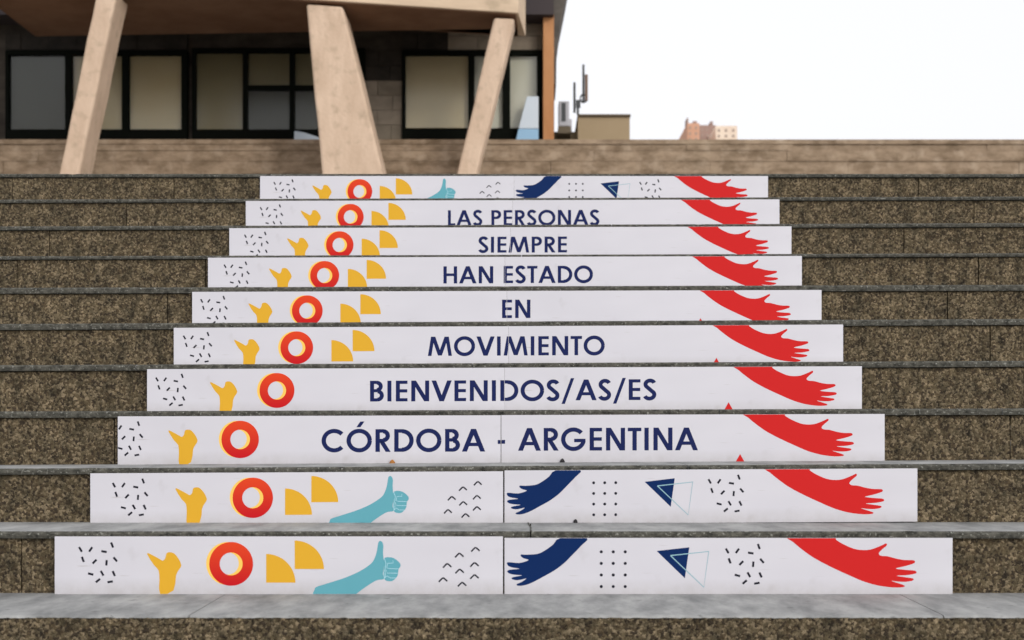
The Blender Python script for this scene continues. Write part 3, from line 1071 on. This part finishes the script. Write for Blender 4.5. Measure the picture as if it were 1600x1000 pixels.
# pale solids simplified from indistinct shapes at the window feet, behind the wall
m = MB()
Yq = 20.6
f1 = [P(832, 186, Yq), P(842.5, 186, Yq), P(841, 150, Yq), P(823, 150, Yq)]
q1 = [P(810, 201, Yq), P(841.5, 201, Yq), P(841.5, 150.5, Yq), P(823, 150.5, Yq)]
tp = empty('tapered_shape', (P(825, 0, Yq)[0], Yq, P(0, 217, Yq)[2]))
tag(tp, 'pale blue tapered shape at the right window beside the orange column', 'screen')
m.prism(q1, [(x, y + .12, z) for x, y, z in q1]); m.build('upper_sheet', M['pale_blue'], tp, bevel=.01)
m = MB()
q2 = [P(805, 222, Yq), P(841.5, 222, Yq), P(841.5, 201.4, Yq), P(810, 201.4, Yq)]
m.prism(q2, [(x, y + .12, z) for x, y, z in q2]); m.build('lower_sheet', M['blue'], tp, bevel=.01)
m = MB()
q3 = [P(459, 224, Yq), P(500, 224, Yq), P(497, 214, Yq), P(474, 206.5, Yq), P(460, 204.5, Yq)]
m.prism(q3, [(x, y + .2, z) for x, y, z in q3])
tag(m.build('low_wedge', M['pale_blue'], bevel=.01, loc=P(478, 222, Yq)), 'small pale sloping shape behind the wall beside the wide left leg', 'canopy')

# ------------------------------------------------------------------ rooftop box, cooling unit, antennas
YR = 24.0
bx_ = empty('rooftop_box', (P(944, 0, YR)[0], YR, P(0, 225, YR)[2]))
tag(bx_, 'plain tan rooftop block with thin dark coping behind the wall', 'rooftop block')
m = MB(); pxbox(m, 903, 984, 181, 290, YR, 2.5); m.build('body', M['tan'], bx_)
m = MB(); pxbox(m, 902.4, 985.6, 178.3, 181, YR - .05, 2.6); m.build('coping', M['tan_edge'], bx_)
m = MB(); pxbox(m, 866, 903, 206, 290, YR + .4, 2.0); m.build('side_block', M['tan'], bx_)
YA = 23.8
ac = empty('cooling_unit', (P(880, 0, YA)[0], YA, P(0, 199, YA)[2]))
tag(ac, 'grey metal cooling unit with dark slot, left of the tan rooftop block', 'cooling unit')
m = MB(); pxbox(m, 873, 889.5, 158, 197, YA, .5); m.build('casing', M['metal'], ac, bevel=.01)
m = MB(); pxbox(m, 877.5, 884, 160.5, 189.5, YA - .012, .03); m.build('grille', M['dark_metal'], ac)
m = MB(); pxbox(m, 872, 892, 197.2, 208, YA - .02, .6); m.build('plinth', M['tan_edge'], ac)
m = MB(); pxbox(m, 889.8, 893.5, 186, 205, YA + .1, .3); m.build('side_pipe', M['metal'], ac)


def pole(m, px, y0, y1, r_, Y=23.9):
    a, b = P(px, y0, Y), P(px, y1, Y)
    m.cyl(a[0], Y, b[2], a[2], r_, 10)


an = empty('antenna_mast', (P(912, 0, 24)[0], 23.9, P(0, 178, 24)[2]))
tag(an, 'tall dark antenna mast with brown panel on the tan rooftop block', 'antenna')
m = MB(); pole(m, 911.6, 101, 160, .021); m.build('mast', M['dark_metal'], an)
m = MB(); pxbox(m, 914, 918.6, 116, 157, 23.85, .08); m.build('antenna_panel', M['brown_metal'], an, bevel=.008)
m = MB()
cp = P(911.8, 154, 23.9)
for k in range(18):
    t0, t1 = 2 * math.pi * k / 18, 2 * math.pi * (k + 1) / 18
    ro, ri = .072, .048
    f = [(cp[0] + r_ * math.cos(t), 23.86, cp[2] + r_ * 1.15 * math.sin(t)) for r_, t in ((ri, t0), (ro, t0), (ro, t1), (ri, t1))]
    m.prism(list(reversed(f)), [(x, y + .06, z) for x, y, z in reversed(f)])
m.build('cable_loop', M['dark_metal'], an)
m = MB(); pxbox(m, 900, 907, 156, 168, 23.87, .05); pxbox(m, 901, 904.8, 168, 178.5, 23.87, .05); m.build('bracket', M['dark_metal'], an)
sp_ = MB(); pole(sp_, 897.6, 129, 176, .022)
tag(sp_.build('antenna_pole', M['dark_metal'], loc=(P(897.6, 0, 23.9)[0], 23.9, P(0, 176, 23.9)[2])),
    'shorter dark antenna pole just left of the mast with brown panel', 'antenna')

# ------------------------------------------------------------------ far buildings
def far(x0, x1, yt, Y, mat, label, bits, cols=3):
    e = empty('apartment_building', (P((x0 + x1) / 2, 0, Y)[0], Y, -1.2))
    tag(e, label, 'building', 'far buildings beyond the wall')
    a = P(x0, yt, Y); b = P(x1, yt, Y)
    m = MB(); m.box(a[0], b[0], Y, Y + 12, -1.2, a[2]); m.build('wall', mat, e)
    for (u0, u1, v0, v1) in bits:
        m = MB(); pxbox(m, u0, u1, v0, v1, Y + 1, 2); m.build('roof_tank', M['mauve'], e)
    wpx = (x1 - x0) / cols
    for r_ in range(3):
        for c in range(cols):
            m = MB()
            xx = x0 + wpx * (c + .3)
            yy = yt + 5 + r_ * 9
            pxbox(m, xx, xx + wpx * .3, yy, yy + 4, Y - .05, .1)
            m.build('window', M['far_glass'], e)


far(1074, 1093, 192.5, 150, M['salmon'], 'salmon pink far building with spike on its roof edge', [(1073.5, 1075.5, 184, 193), (1083, 1089, 189, 193)], 2)
far(1093.2, 1118, 195.5, 158, M['mauve'], 'mauve brown far building between the salmon and cream ones', [(1110, 1114, 189.5, 196)], 3)
far(1118.2, 1152, 196.5, 152, M['cream'], 'cream far building at the right edge of the skyline', [], 3)

for o in bpy.data.objects:
    for k in ('_w', 'x0', 'x1', 'dz'):
        if k in o: del o[k]
